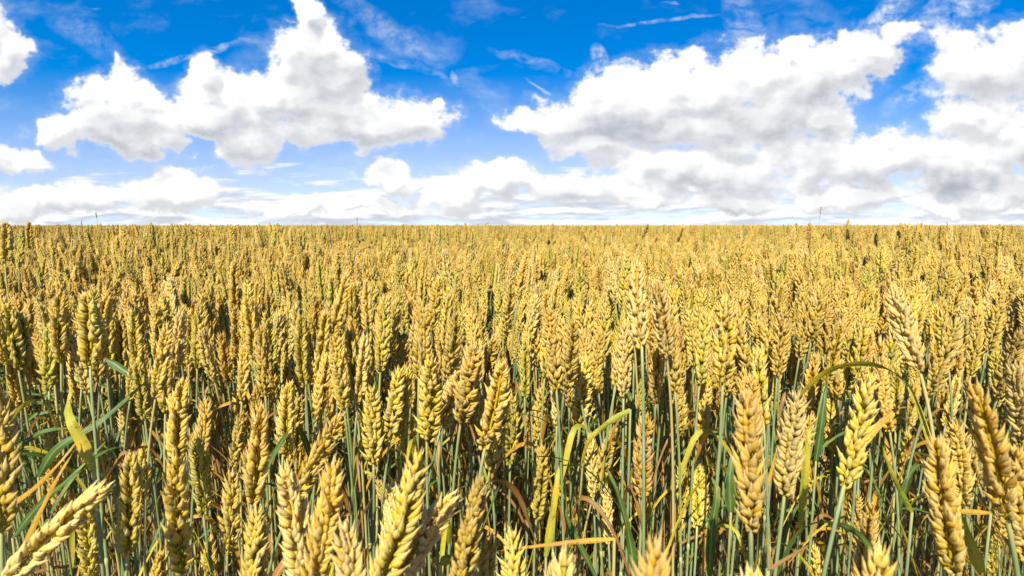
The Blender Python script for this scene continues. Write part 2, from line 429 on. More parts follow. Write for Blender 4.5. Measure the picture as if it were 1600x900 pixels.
# ------------------------------------------------------------------ the ear of wheat
def husk(r, segs, rings, length, width, thick, bow, awn, rv, h):
    """one plump pointed husk along +Z, its back towards +X"""
    t = np.linspace(0, 1, rings)
    ta = 1 - (1 - t) ** 1.2
    rad = (ta ** .55) * ((1 - ta) ** .78) / .485
    rad = np.maximum(rad, .04 * (1 - t))
    z = ta * length
    aw = awn * length * np.clip((t - (1 - 1.01 / (rings - 1))) * (rings - 1), 0, 1)
    z = z + aw
    ang = np.linspace(0, 2 * math.pi, segs, endpoint=False) + math.pi / segs * 0
    ca, sa = np.cos(ang), np.sin(ang)
    keel = 1 + .30 * np.maximum(ca, 0) ** 8
    X = np.outer(rad, np.where(ca > 0, ca * thick * keel, ca * thick * .45))
    Y = np.outer(rad, sa * width)
    cv = bow * length * np.sin(t * math.pi * .62) ** 1.0
    X = X + (cv - cv[0])[:, None]
    P = np.stack([X, Y, np.repeat(z[:, None], segs, 1)], -1)
    tint = np.zeros((rings, segs, 3)); tint[..., 0] = rv; tint[..., 1] = t[:, None]; tint[..., 2] = h
    vein = np.repeat((ang / 6.283)[None], rings, 0)
    return P, tint, vein

def make_ear(seed, L=.088, n=20, lod=0, curve=0.0, plump=1.0, openness=1.0):
    rg = np.random.default_rng(seed)
    segs, rings = ((10, 8), (6, 5), (4, 4))[lod]
    mb = MB()
    mats = []
    for i in range(n):
        h = (i + .2) / n
        s = 1 if i % 2 else -1
        zc = h * L * .90
        size = (.74 + .40 * math.sin(math.pi * min(1, (h * .88 + .16)))) * rg.uniform(.93, 1.07)
        if i == n - 1: s = 0
        if i < 2: size *= .72
        tl = (22.5 - 8 * h + rg.normal(0, 2.5)) * openness; sp_rot = rg.normal(0, R(13)); sp_up = rg.normal(0, .0005)
        parts = [(-1, 0, 1.0), (1, 0, 1.0), (0, .35, .92)]
        if lod == 0: parts += [(-1, -1, .74), (1, -1, .74)]
        for (py, kind, sc) in parts:
            glume = kind == -1
            if lod == 0 and rg.random() < .03: continue
            rv = rg.random()
            ln = .0106 * size * sc * plump ** .5 * rg.uniform(.88, 1.10)
            wd = .00262 * size * plump * (1.08 if glume else 1.0) * rg.uniform(.82, 1.10)
            th = .00236 * size * plump * (1.0 if glume else 1.0)
            awn = (rg.uniform(.10, .42) if not glume else rg.uniform(.04, .16)) * (1.6 if h > .75 else 1)
            P, tint, vein = husk(None, segs, rings, ln, wd, th, .10, awn, rv, h)
            P[..., 1] += rg.normal(0, .10) * ln * (tint[..., 1] ** 2); P[..., 0] += rg.normal(.0, .06) * ln * (tint[..., 1] ** 2)
            # fan across the ear, then lean outwards
            fan = py * R(22 + rg.normal(0, 5)) * (1.12 if glume else 1)
            lean = R(tl + rg.normal(0, 5)) * (.55 if kind == .35 else 1.0) + (R(5) if glume else 0)
            A = rot('Z', py * R(38))
            A = rot('X', -fan) @ A
            if s == 0:
                A = rot('Z', {-1: math.pi * .66, 1: -math.pi * .66, 0: 0}[py]) @ rot('Y', R(13)) @ rot('Z', 0)
                off = np.array([0, 0, zc])
            else:
                A = rot('Y', lean) @ A
                off = np.array([.0015 * plump + (.0006 if glume else 0), py * .0015 * plump, (.0030 if kind == .35 else 0) - (.0011 if glume else 0)])
                off = off * size
                Q = rot('Z', (math.pi if s < 0 else 0) + sp_rot)
                A = Q @ A; off = Q @ off + np.array([0, 0, zc + sp_up])
            mb.grid(P @ A.T + off, tint, vein)
    # rachis
    zz = np.linspace(-.002, L * .93, 8); ang = np.linspace(0, 6.283, 6, endpoint=False)
    P = np.stack([np.cos(ang)[None] * .0008 + zz[:, None] * 0, np.sin(ang)[None] * .0008 + zz[:, None] * 0, np.repeat(zz[:, None], 6, 1)], -1)
    mb.grid(P, np.array([.5, 0, .2]), 0.0)
    v, f, t, w, m = mb.data()
    tw = rg.uniform(-.9, .9) * v[:, 2] / L
    v[:, 0], v[:, 1] = v[:, 0] * np.cos(tw) - v[:, 1] * np.sin(tw), v[:, 0] * np.sin(tw) + v[:, 1] * np.cos(tw)
    # gentle bow of the whole ear
    th = curve * v[:, 2] / L
    x0 = v[:, 0].copy(); z0 = v[:, 2].copy()
    if abs(curve) > 1e-3:
        rad = L / curve
        v[:, 0] = rad - (rad - x0) * np.cos(th)
        v[:, 2] = (rad - x0) * np.sin(th)
        q = rot('Y', -curve / 2); v = v @ q.T
    return v, f, t, w, m

def stem_geo(path, r0, r1, segs=6, joints=(), seed=0):
    """tube along path (list of points, ground first)"""
    P = np.array([list(p) for p in path], dtype=float)
    n = len(P); T = np.gradient(P, axis=0); T /= np.linalg.norm(T, axis=1)[:, None]
    ref = np.array([0, 1.0, 0]); A = np.cross(T, ref); A /= np.linalg.norm(A, axis=1)[:, None] + 1e-9; B = np.cross(T, A)
    u = np.linspace(0, 1, n); rad = r0 + (r1 - r0) * u
    ang = np.linspace(0, 2 * math.pi, segs, endpoint=False)
    V = P[:, None] + (A[:, None] * np.cos(ang)[None, :, None] + B[:, None] * np.sin(ang)[None, :, None]) * rad[:, None, None]
    tint = np.zeros((n, segs, 3)); tint[..., 2] = np.clip(u * 1.6, 0, 1)[:, None]
    tint[..., 1] = np.clip((u - .93) * 14, 0, 1)[:, None]
    mb = MB(); mb.grid(V, tint, 0.0)
    for j in joints:
        k = int(j * (n - 1)); c = P[k]; t = T[k]
        zz = np.linspace(-1, 1, 5); rr = rad[k] * (1 + .38 * np.cos(zz * math.pi / 2))
        V2 = c + t * zz[:, None, None] * .004 + (A[k] * np.cos(ang)[None, :, None] + B[k] * np.sin(ang)[None, :, None]) * rr[:, None, None]
        tj = np.zeros((5, segs, 3)); tj[..., 1] = .8; tj[..., 2] = 1; mb.grid(V2, tj, 0.0)
    return mb.data()

def leaf_geo(path, width, twist0=0., twist1=1.2, seed=0, up=(0, 0, 1), across=5, fold=.28, n=18):
    """a blade following a smoothed path"""
    K = np.array([list(p) for p in path], dtype=float)
    # Catmull-Rom resample
    Kp = np.vstack([2 * K[0] - K[1], K, 2 * K[-1] - K[-2]])
    s = np.linspace(0, len(K) - 1 - 1e-6, n); i = s.astype(int); t = (s - i)[:, None]
    a, b, c, d = Kp[i], Kp[i + 1], Kp[i + 2], Kp[i + 3]
    P = .5 * ((2 * b) + (-a + c) * t + (2 * a - 5 * b + 4 * c - d) * t ** 2 + (-a + 3 * b - 3 * c + d) * t ** 3)
    T = np.gradient(P, axis=0); T /= np.linalg.norm(T, axis=1)[:, None] + 1e-12
    rg = np.random.default_rng(seed)
    u = np.linspace(0, 1, n)
    W = np.zeros((n, 3)); prev = np.cross(T[0], np.array(up, float))
    if np.linalg.norm(prev) < .1: prev = np.array([1.0, 0, 0])
    prev /= np.linalg.norm(prev)
    for k in range(n):
        prev = prev - T[k] * prev.dot(T[k]); prev /= np.linalg.norm(prev) + 1e-9; W[k] = prev
    Nn = np.cross(W, T)
    tw = twist0 + (twist1 - twist0) * u + .15 * np.sin(u * 9 + seed)
    Wt = W * np.cos(tw)[:, None] + Nn * np.sin(tw)[:, None]; Nt = np.cross(Wt, T)
    prof = np.minimum(1, .45 + u * 3.2) * np.clip(1 - u, 0, 1) ** .55
    prof = np.maximum(prof, .02)
    x = np.linspace(-1, 1, across)
    V = P[:, None] + Wt[:, None] * (x[None, :, None] * prof[:, None, None] * width / 2) + Nt[:, None] * (np.abs(x)[None, :, None] * prof[:, None, None] * width * fold * .5)
    V = V + Nt[:, None] * (np.sin(u * 23 + seed)[:, None, None] * x[None, :, None] * width * .06)
    tint = np.zeros((n, across, 3)); tint[..., 0] = rg.random(); tint[..., 2] = u[:, None]
    vein = np.repeat((x * .5 + .5)[None], n, 0)
    mb = MB(); mb.grid(V, tint, vein, closed=False)
    return mb.data()

def bez(p0, p1, p2, p3, n):
    t = np.linspace(0, 1, n)[:, None]
    p0, p1, p2, p3 = [np.array(list(p), float) for p in (p0, p1, p2, p3)]
    return (1 - t) ** 3 * p0 + 3 * (1 - t) ** 2 * t * p1 + 3 * (1 - t) * t ** 2 * p2 + t ** 3 * p3

# ------------------------------------------------------------------ ground
def build_ground():
    rr = np.concatenate([np.linspace(0, 20, 21), np.linspace(24, 90, 12), np.geomspace(100, 2500, 22)])
    k = 72; a = np.linspace(0, 2 * math.pi, k, endpoint=False)
    X = np.outer(rr, np.cos(a)); Y = np.outer(rr, np.sin(a))
    Z = -np.maximum(rr - 45, 0) ** 2 / 9000.0
    Z = np.maximum(Z, -60 - rr * 0.02)
    P = np.stack([X, Y, np.repeat(Z[:, None], k, 1)], -1)
    mb = MB(); mb.grid(P, np.array([0., 0, 0]), 0.0)
    o = bpy.data.objects.new('ground', to_mesh('ground', mb.data(), [SOIL]))
    scene.collection.objects.link(o); o['kind'] = 'structure'
build_ground()
def ground_z(x, y):
    r = math.hypot(x, y)
    return -max(r - 45, 0) ** 2 / 9000.0

# ------------------------------------------------------------------ ear variants shared by the plants
EARS = []
for k in range(16):
    EARS.append(to_mesh('ear', make_ear(100 + k, n=int(rng.integers(24, 30)), curve=(-1) ** k * rng.uniform(.05, .32),
                plump=rng.uniform(.92, 1.08), openness=rng.uniform(.85, 1.15)), [EAR['golden']]))

def link_part(name, me, parent, mat=None):
    o = bpy.data.objects.new(name, me); scene.collection.objects.link(o); o.parent = parent
    if mat is not None:
        o.material_slots[0].link = 'OBJECT'; o.material_slots[0].material = mat
    return o

PLANTS = []       # records for labels: obj, tone, lean (deg, screen), px, py, s, length px
def basis(D, roll):
    D = D.normalized()
    q = Vector((0, 0, 1)).rotation_difference(D)
    return (q.to_matrix() @ Matrix.Rotation(roll, 3, 'Z'))

def place_plant(p_base, D, L, tone, ear_id, roll, leaves=0, seed=0, leaf_cols=None, r=.0014, w=1.0, sz=None):
    """a wheat plant: Empty on the ground, ear, stem, leaves"""
    rg = random.Random(seed)
    D = D.normalized()
    foot = Vector((p_base.x - D.x * .22 + rg.uniform(-.02, .02), p_base.y - D.y * .16 + rg.uniform(.0, .03), 0))
    root = bpy.data.objects.new('wheat_plant', None); scene.collection.objects.link(root)
    root.empty_display_size = .05; root.location = foot
    e = link_part('ear', EARS[ear_id % len(EARS)], root, EAR[tone])
    sc = (sz or L) / .088
    wd = L / .088 * w
    mw = Matrix.Translation(p_base - foot) @ (basis(D, roll).to_4x4()) @ Matrix.Diagonal((wd, wd, sc, 1))
    e.matrix_local = mw
    loc = lambda p: p - foot
    path = bez(Vector((0, 0, 0)), Vector((0, 0, p_base.z * .55)), loc(p_base) - D * (.10 + .15 * (1 - D.z)), loc(p_base) + D * .002, 26)
    link_part('stem', to_mesh('stem', stem_geo(path, r * 1.35, r, 8, (.28, .62)), [STEM]), root)
    for q in range(leaves):
        col = (leaf_cols or ['green', 'dry', 'orange', 'yellow', 'dry'])[(q + seed) % (len(leaf_cols) if leaf_cols else 5)]
        k = rg.choice([8, 12, 16, 19]) if q else rg.choice([14, 17, 20])
        p0 = Vector(path[k]); a = rg.uniform(0, 6.283); ln = rg.uniform(.11, .22)
        hd = Vector((math.cos(a), math.sin(a), 0)); dr = rg.uniform(.2, 1.2) if col != 'dry' else rg.uniform(1, 1.8)
        p1 = p0 + hd * ln * .2 + Vector((0, 0, ln * .34)); p2 = p0 + hd * ln * .55 + Vector((0, 0, ln * (.42 - .2 * dr))); p3 = p0 + hd * ln * .85 + Vector((0, 0, ln * (.35 - .6 * dr)))
        link_part('leaf', to_mesh('leaf', leaf_geo([p0, p1, p2, p3], rg.uniform(.006, .011), 0, rg.uniform(-2, 2), seed + q), [LEAF[col]]), root)
    return root

WIDE = {(8,343): 1.5, (722,553): 1.5, (742,527): 1.35, (773,522): 1.35, (786,558): 1.3, (669,556): 1.3, (642,567): 1.6, (627,567): 1.2, (640,640): 1.3, (98,460): 1.3, (135,450): 1.4, (764,583): 1.2, (919,549): 1.15, (1131,455): 1.15}
def hero(xt, yt, xb, yb, tone='golden', L=.088, leaves=0, toward=0.0, roll=None, cols=None, note=None):
    i = len(PLANTS)
    lp = math.hypot(xt - xb, yt - yb)
    s = F * L / lp
    top = unproject(xt, yt, s - toward * L * .5); base = unproject(xb, yb, s + toward * L * .5)
    D = top - base
    if roll is None: roll = random.uniform(0, math.pi * 2)
    w = WIDE.get((xt, yt), 1.0) * (random.uniform(.90, 1.04) if lp > 175 else random.uniform(.94, 1.10))
    root = place_plant(base, D, L, tone, random.randrange(16), roll, leaves, i * 7 + 3, cols, w=w, sz=D.length)
    lean = math.degrees(math.atan2(xt - xb, yb - yt))
    PLANTS.append(dict(o=root, tone=tone, lean=lean, x=xt, y=yt, s=s, lp=lp, note=note, hero=True, foot=(root.location.x, root.location.y)))
    return root

G, N_, P_, T_ = 'greenish', 'golden', 'pale straw', 'tan'
HEROES = [
 (289,583,277,722,N_), (278,700,287,898,N_), (322,615,306,730,N_), (302,676,318,806,G), (406,624,393,790,N_),
 (406,783,396,960,G), (204,700,198,868,N_), (224,688,219,795,G), (177,749,5,912,P_), (128,766,142,905,G),
 (361,728,355,868,N_), (329,832,326,950,G), (272,685,232,735,G), (38,571,36,645,G), (57,603,53,673,G),
 (85,636,83,711,T_), (78,500,77,609,G), (376,592,380,683,G), (397,568,383,655,N_), (3,624,2,830,N_),
 (251,858,240,985,G), (448,598,442,711,G), (442,718,474,930,P_), (453,589,449,718,G), (538,638,462,780,N_),
 (526,705,482,925,N_), (497,640,490,730,N_), (524,560,520,640,G), (491,562,467,647,G), (578,507,573,615,N_),
 (582,598,584,727,N_), (533,802,560,1040,P_), (658,696,586,925,N_), (615,745,600,880,P_), (718,762,606,950,P_),
 (751,736,712,940,N_), (793,598,765,738,N_), (798,610,797,727,G), (816,629,818,700,G), (849,593,838,691,T_),
 (847,691,838,811,G), (642,567,640,655,N_), (640,640,630,740,N_), (627,567,609,691,G), (669,556,667,691,N_),
 (742,527,720,660,N_), (722,553,689,669,P_), (773,522,751,624,N_), (786,558,757,704,N_), (768,825,748,1010,N_),
 (798,820,802,1010,N_), (500,856,488,1030,G), (880,531,889,633,P_), (919,549,906,666,N_), (956,540,930,608,T_),
 (998,584,991,678,G), (1011,638,1004,778,T_), (962,664,930,765,G), (869,745,893,818,G), (1093,713,1089,825,G),
 (1076,753,1053,858,G), (1167,600,1173,826,T_), (1105,580,1095,691,N_), (1085,527,1076,611,G), (1058,575,1067,680,G),
 (1131,455,1129,602,N_), (1244,604,1225,778,P_), (1182,536,1193,664,N_), (1204,490,1202,592,N_), (1024,428,1042,560,P_),
 (1226,490,1225,562,P_), (1364,576,1318,762,N_), (1276,549,1260,645,N_), (1300,609,1300,709,G), (1420,671,1415,771,G),
 (1394,440,1437,580,P_), (1464,671,1489,898,N_), (1517,584,1574,815,N_), (1469,584,1476,660,T_), (1489,656,1508,786,N_),
 (1364,776,1340,925,N_), (1269,776,1267,850,G), (1273,847,1277,960,G), (1496,509,1491,602,N_), (1556,544,1556,637,G),
 (1584,560,1598,700,P_), (1547,802,1552,915,G), (1588,690,1602,880,N_), (997,400,1003,545,P_), (135,450,141,575,N_),
 (98,460,100,552,N_), (170,455,160,560,N_), (8,343,8,410,T_), (60,470,82,560,P_), (16,550,30,650,N_), (315,455,316,545,N_),
 (545,420,520,535,N_), (1490,650,1530,760,P_), (735,545,700,640,N_), (1165,540,1160,625,N_), (1050,500,1058,575,N_),
 (262,600,283,690,N_), (1430,590,1412,680,G), (700,560,672,640,N_), (590,690,560,760,G), (470,640,462,720,T_),
 (945,560,925,640,N_), (560,640,575,720,G), (1380,640,1366,700,G),
 (764,583,755,707,N_), (657,750,657,815,G), (447,524,443,590,N_), (486,500,481,575,N_), (853,515,864,602,N_), (1214,613,1220,665,G),
 (1321,528,1321,592,N_), (1385,566,1381,648,G), (145,540,150,605,N_), (700,590,690,684,N_), (740,590,735,690,T_), (655,600,656,694,T_),
 (610,600,622,660,G), (1250,520,1243,600,N_), (1330,480,1326,560,N_), (1460,470,1462,560,N_), (240,470,244,560,N_), (385,470,382,550,N_),
]
NOTES = {8: 'lowest at the left', 75: 'stem seen', }
for i, h in enumerate(HEROES):
    hero(*h, leaves=(1 if i % 3 == 0 else 0), toward=random.uniform(-.25, .35))
# ears close under the lens, cut by the lower edge of the picture
for (xt, yt, xb, yb, tone) in [(1025,826,1022,1190,T_), (888,846,868,1150,P_), (1172,874,1180,1190,P_), (1378,846,1372,1165,N_), (868,868,838,1080,P_)]:
    hero(xt, yt, xb, yb, tone)

# ------------------------------------------------------------------ blades of leaf picked out in the photograph, each on its own shoot
def shoot(path, s, width, col, tw=(0, .8), label=None):
    pts = [unproject(x, y, s + ds) for (x, y, ds) in path]
    foot = Vector((pts[0].x, pts[0].y + .005, 0))
    root = bpy.data.objects.new('leafy_shoot', None); scene.collection.objects.link(root); root.location = foot
    top = pts[0] - foot
    tube = bez((0, 0, 0), (0, 0, top.z * .4), (top.x, top.y, top.z * .7), top, 14)
    link_part('stem', to_mesh('stem', stem_geo(tube, .0018, .0013, 6, (.6,)), [STEM]), root)
    vd = (pts[0] - CAM).normalized()
    link_part('leaf', to_mesh('leaf', leaf_geo([p - foot for p in pts], width, tw[0], tw[1], int(path[0][0]), up=vd, n=26), [LEAF[col]]), root)
    root['label'] = label; root['category'] = 'wheat shoot'; root['group'] = 'leafy shoots between the wheat stems'
shoot([(146,735,0),(130,695,.0),(110,658,0),(105,635,.01),(112,606,.02)], .42, .0095, 'yellow', (0,.3), 'wide yellow leaf blade curving down between stems at the left')
shoot([(60,745,0),(90,700,0),(160,655,.02),(235,590,.06)], .60, .011, 'green', (.3,.9), 'long green leaf blade rising to the right behind the yellow blade')
shoot([(0,800,0),(50,765,0),(95,720,0),(150,650,.04)], .50, .0055, 'orange', (.2,1.0), 'narrow orange blades slanting up from the lower left edge')
shoot([(30,870,0),(62,800,0),(90,745,0),(118,700,.02)], .42, .005, 'orange', (.3,1.2), 'thin orange blade slanting steeply near the bottom left corner')
shoot([(0,720,0),(40,690,0),(75,672,0),(125,668,.02)], .62, .008, 'green', (.2,.9), 'short green leaf blade at the left edge under the brown ear')
shoot([(165,560,0),(215,590,0),(255,596,.02)], .70, .011, 'green', (.3,.7), 'green leaf blade drooping below the leftmost clump of ears')
shoot([(985,640,0),(950,662,0),(920,690,0),(905,740,.02)], .58, .008, 'yellow', (.2,.7), 'yellow green blade arching left in the middle of the field')
shoot([(853,870,0),(862,810,0),(870,755,0),(873,725,.01)], .50, .0085, 'yellow', (.1,.4), 'upright orange yellow blade beside the small green ear')
shoot([(990,900,0),(985,850,0),(968,780,0),(945,725,.02)], .52, .010, 'green', (.2,.8), 'bright green blade slanting left beside the brown ear')
shoot([(1108,900,0),(1112,830,0),(1120,770,0),(1112,745,.01)], .50, .010, 'green', (.1,.4), 'upright green blade left of the longest brown ear')
shoot([(1142,800,0),(1140,750,0),(1146,700,.01)], .55, .012, 'green', (.1,.4), 'broad green blade just left of the longest brown ear')
shoot([(1250,830,0),(1258,740,0),(1262,690,0),(1266,655,.01)], .56, .009, 'yellow', (.1,.5), 'upright yellow green blade right of the pale ear')
shoot([(1275,720,0),(1285,650,0),(1292,590,.01)], .60, .009, 'green', (.1,.4), 'pale green blade standing behind the small green ear')
shoot([(1340,705,0),(1370,668,0),(1398,640,0),(1416,636,.01)], .55, .0075, 'orange', (.1,.5), 'orange blade curving up right of the leaning golden ear')
shoot([(1425,800,0),(1405,765,0),(1388,725,0),(1376,690,.02)], .50, .006, 'yellow', (.3,.8), 'narrow yellow green blade slanting left beneath the orange blade')
shoot([(1535,900,0),(1520,860,0),(1505,820,0),(1495,790,.01)], .45, .010, 'yellow', (.1,.4), 'broad yellow blade at the lower right below the big ear')
shoot([(1548,802,0),(1500,800,0),(1450,806,0),(1428,850,.0)], .52, .0055, 'orange', (.2,.9), 'bent orange and green blade crossing behind two lower right ears')
shoot([(960,842,0),(900,847,0),(850,852,0),(770,862,0)], .40, .0042, 'orange', (.1,.2), 'thin orange straw lying level across the bottom middle')
shoot([(1200,890,0),(1240,866,0),(1262,852,0)], .30, .0022, 'dry', (.1,.2), 'thin dry straw beside the blurred ear at the bottom')
shoot([(640,520,0),(608,545,0),(590,600,0),(596,650,.02)], .80, .012, 'green', (.2,.8), 'dark green blade standing behind the tall middle ear')
shoot([(400,560,0),(398,520,0),(392,490,.01)], .80, .009, 'orange', (.1,.4), 'orange leaf tip upright among the ears on the left')
shoot([(688,880,0),(705,872,0),(740,868,0)], .38, .008, 'yellow', (.1,.3), 'short yellow blade end between two front ears')
shoot([(660,760,0),(640,800,0),(620,690,.02)], .60, .008, 'green', (.2,.5), 'green blade tucked behind the big middle ear')
shoot([(20,840,0),(60,790,0),(110,745,0),(165,690,.02)], .55, .009, 'green', (.5,1.1), 'green blade crossing orange blades at the lower left')
shoot([(930,900,0),(905,850,0),(882,800,0),(866,760,.0)], .6, .008, 'green', (.2,.7), 'dark green blade slanting behind the small green ear')
shoot([(1215,900,0),(1222,850,0),(1240,800,0),(1262,770,.0)], .62, .007, 'green', (.2,.7), 'green blade leaning right under the pale ear')

# ------------------------------------------------------------------ weeds standing above the horizon
def weed(x, y, s, L, lean, label, thick=.0012, head='spike'):
    top = unproject(x, y, s)
    foot = Vector((top.x - lean * .1, top.y, 0))
    root = bpy.data.objects.new('grass_weed', None); scene.collection.objects.link(root); root.location = foot
    t = top - foot
    path = bez((0, 0, 0), (0, 0, t.z * .5), (t.x * .6, 0, t.z * .8), t, 16)
    link_part('stalk', to_mesh('stalk', stem_geo(path, thick * 1.3, thick * .6, 5), [STEM]), root)
    mb = MB(); rg = np.random.default_rng(int(x))
    d = np.array(path[-1] - path[-2]); d /= np.linalg.norm(d)
    for k in range(26):
        P, ti, ve = husk(None, 5, 4, .008, .0011, .0011, .1, .3, rg.random(), .2)
        A = rot('Z', rg.uniform(0, 6.3)) @ rot('Y', R(rg.uniform(10, 28)))
        mb.grid(P @ A.T + np.array([0, 0, -L * k / 26.0]) + np.array(t) + (d - np.array([0, 0, 1])) * -L * k / 26.0, ti, ve)
    link_part('seed_head', to_mesh('seed_head', mb.data(), [LEAF['dry']]), root)
    root['label'] = label; root['category'] = 'weed'; root['group'] = 'grass weeds above the wheat'
weed(1283, 325, 2.6, .05, .5, 'tallest thin dark grass stalk above the horizon at the right')
weed(127, 347, 1.6, .09, -.3, 'dark grass spike crossing the horizon near the left edge')
weed(150, 334, 3.0, .03, -.4, 'thin grass stalk just right of the dark spike at the left')
weed(558, 340, 3.4, .06, .1, 'short grass stalk on the horizon left of the middle')
weed(1266, 347, 3.2, .04, -.3, 'small dark grass tip left of the tallest stalk')
weed(1480, 349, 3.0, .05, -.5, 'bent dark grass tip on the horizon at the far right')
for (xt, yt, xb, yb, tone) in [(1327,340,1323,357,T_), (764,346,757,353,T_), (1409,347,1408,364,N_), (1135,347,1135,362,N_)]:
    hero(xt, yt, xb, yb, tone, L=.07)

# ------------------------------------------------------------------ field of wheat
def field_points(y0, y1, dens, margin):
    """jittered random points of the wedge the camera can see, between y0 and y1"""
    wmax = y1 * 1.02 + margin
    n = int(dens * (y1 - y0) * 2 * wmax)
    x = rng.uniform(-wmax, wmax, n); y = rng.uniform(y0, y1, n)
    k = np.abs(x) < y * 1.02 + margin
    x, y = x[k], y[k]
    r = np.hypot(x, y)
    return np.stack([x, y], 1)[r > y0]

# canopy height: gentle waves so that gaps and ridges form
def canopy(x, y):
    return .012 * np.sin(x * 2.1 + 1.3 * np.sin(y * 1.7)) + .010 * np.sin(y * 3.1 + x * 1.3 + 2) 

# prototypes: whole plants 0.86 m tall, foot at the origin
def proto_data(seed, lod, lean, H=.86):
    rg = random.Random(seed)
    L = rg.uniform(.080, .098)
    a = rg.uniform(0, 6.283)
    D = Vector((math.sin(lean) * math.cos(a), math.sin(lean) * math.sin(a), math.cos(lean)))
    base = Vector((D.x * .16, D.y * .16, H - D.z * L))
    n = (18, 10, 4)[lod]
    path = bez((0, 0, 0), (0, 0, H * .55), base - D * .12, base + D * .002, n)
    return rg, L, D, base, path, a
LEAFSETS = [['green', 'dry', 'dry'], ['orange', 'dry', 'green'], ['yellow', 'green', 'dry'], ['dry', 'green', 'dry'], ['green', 'yellow', 'dry'], ['dry', 'orange', 'dry']]
def proto_leaf(rg, path, col, q, seed, n):
    k = int(len(path) * (rg.uniform(.62, .8) if q == 0 else rg.uniform(.25, .62)))
    p0 = Vector(path[k]); a = rg.uniform(0, 6.283); ln = rg.uniform(.12, .22)
    hd = Vector((math.cos(a), math.sin(a), 0)); dr = rg.uniform(0, 1.0) if col == 'green' else rg.uniform(.7, 1.9)
    p1 = p0 + hd * ln * .18 + Vector((0, 0, ln * .36)); p2 = p0 + hd * ln * .5 + Vector((0, 0, ln * (.46 - .2 * dr))); p3 = p0 + hd * ln * .8 + Vector((0, 0, ln * (.42 - .6 * dr)))
    w = rg.uniform(.005, .0085) if col == 'green' else rg.uniform(.004, .008)
    return leaf_geo([p0, p1, p2, p3], w, 0, rg.uniform(-2.2, 2.2), seed + q, across=3, n=n)

leans = [R(a) for a in (3, 5, 7, 9, 12, 4, 6, 16, 8, 36, 5, 10)]
protos = []
tones_cycle = [N_, G, N_, P_, N_, G, T_, N_, N_, N_, G, N_]
for k in range(12):
    rg, L, D, base, path, a = proto_data(500 + k, 0, leans[k])
    root = bpy.data.objects.new('wheat_plant', None)
    parts = []
    e = bpy.data.objects.new('ear', EARS[k % 10]); e.parent = root
    e.material_slots[0].link = 'OBJECT'; e.material_slots[0].material = EAR[tones_cycle[k]]
    sc = L / .088
    e.matrix_local = Matrix.Translation(base) @ basis(D, rg.uniform(0, 6.28)).to_4x4() @ Matrix.Diagonal((sc * .93, sc * .93, sc, 1))
    parts.append(e)
    st = bpy.data.objects.new('stem', to_mesh('stem', stem_geo(path, .0019, .0013, 6, (.3, .62)), [STEM])); st.parent = root; parts.append(st)
    for q, c in enumerate(LEAFSETS[k % 6][:2]):
        lo = bpy.data.objects.new('leaf', to_mesh('leaf', proto_leaf(rg, path, c, q, k * 5, 14), [LEAF[c]])); lo.parent = root; parts.append(lo)
    protos.append((root, parts, tones_cycle[k], a, leans[k]))

# individual plants: the nearest ones behind the picked-out ears
cand = field_points(.55, 1.5, 640, .10)
cand = cand[np.argsort(np.hypot(cand[:, 0] * .8, cand[:, 1]))]
hero_feet = np.array([p['foot'] for p in PLANTS])
n_hero = len(PLANTS)
N_IND = 300 - n_hero
used = 0; rest_near = []
for (x, y) in cand:
    d2 = ((hero_feet - np.array([x, y])) ** 2).sum(1).min()
    if d2 < .012 ** 2: continue
    k = int(rng.integers(0, 12))
    if k == 9 and (rng.random() < .8 or y < 1.0): k = int(rng.integers(0, 7))
    short = rng.random() < .24
    H = .862 + rng.normal(0, .026) + canopy(x, y) - (rng.uniform(.05, .20) if short else 0)
    H = min(H, .945)
    rz = rng.uniform(0, 6.283)
    # visible?
    px, py, s = project((x, y, H))
    inside = -60 < px < 1660 and py < 900
    if used < N_IND and inside and y < 1.2:
        root, parts, tone, a, ln = protos[k]
        r = root.copy(); scene.collection.objects.link(r)
        r.location = (x, y, 0); r.rotation_euler = (0, 0, rz); r.scale = (1, 1, H / .86)
        r.scale = (H / .86,) * 3
        for p in parts:
            c = p.copy(); c.parent = r; scene.collection.objects.link(c)
        lean_s = math.degrees(ln) * math.cos(a + rz)
        tip = Vector((x, y, 0)) + Vector((math.cos(a + rz), math.sin(a + rz), 0)) * .16 * math.sin(ln) + Vector((0, 0, H))
        px, py, s = project(tip)
        PLANTS.append(dict(o=r, tone=tone, lean=lean_s, x=px, y=py, s=s, lp=F * .085 / s, note=None, hero=False))
        used += 1
    else:
        rest_near.append((x, y, H, rz, k))

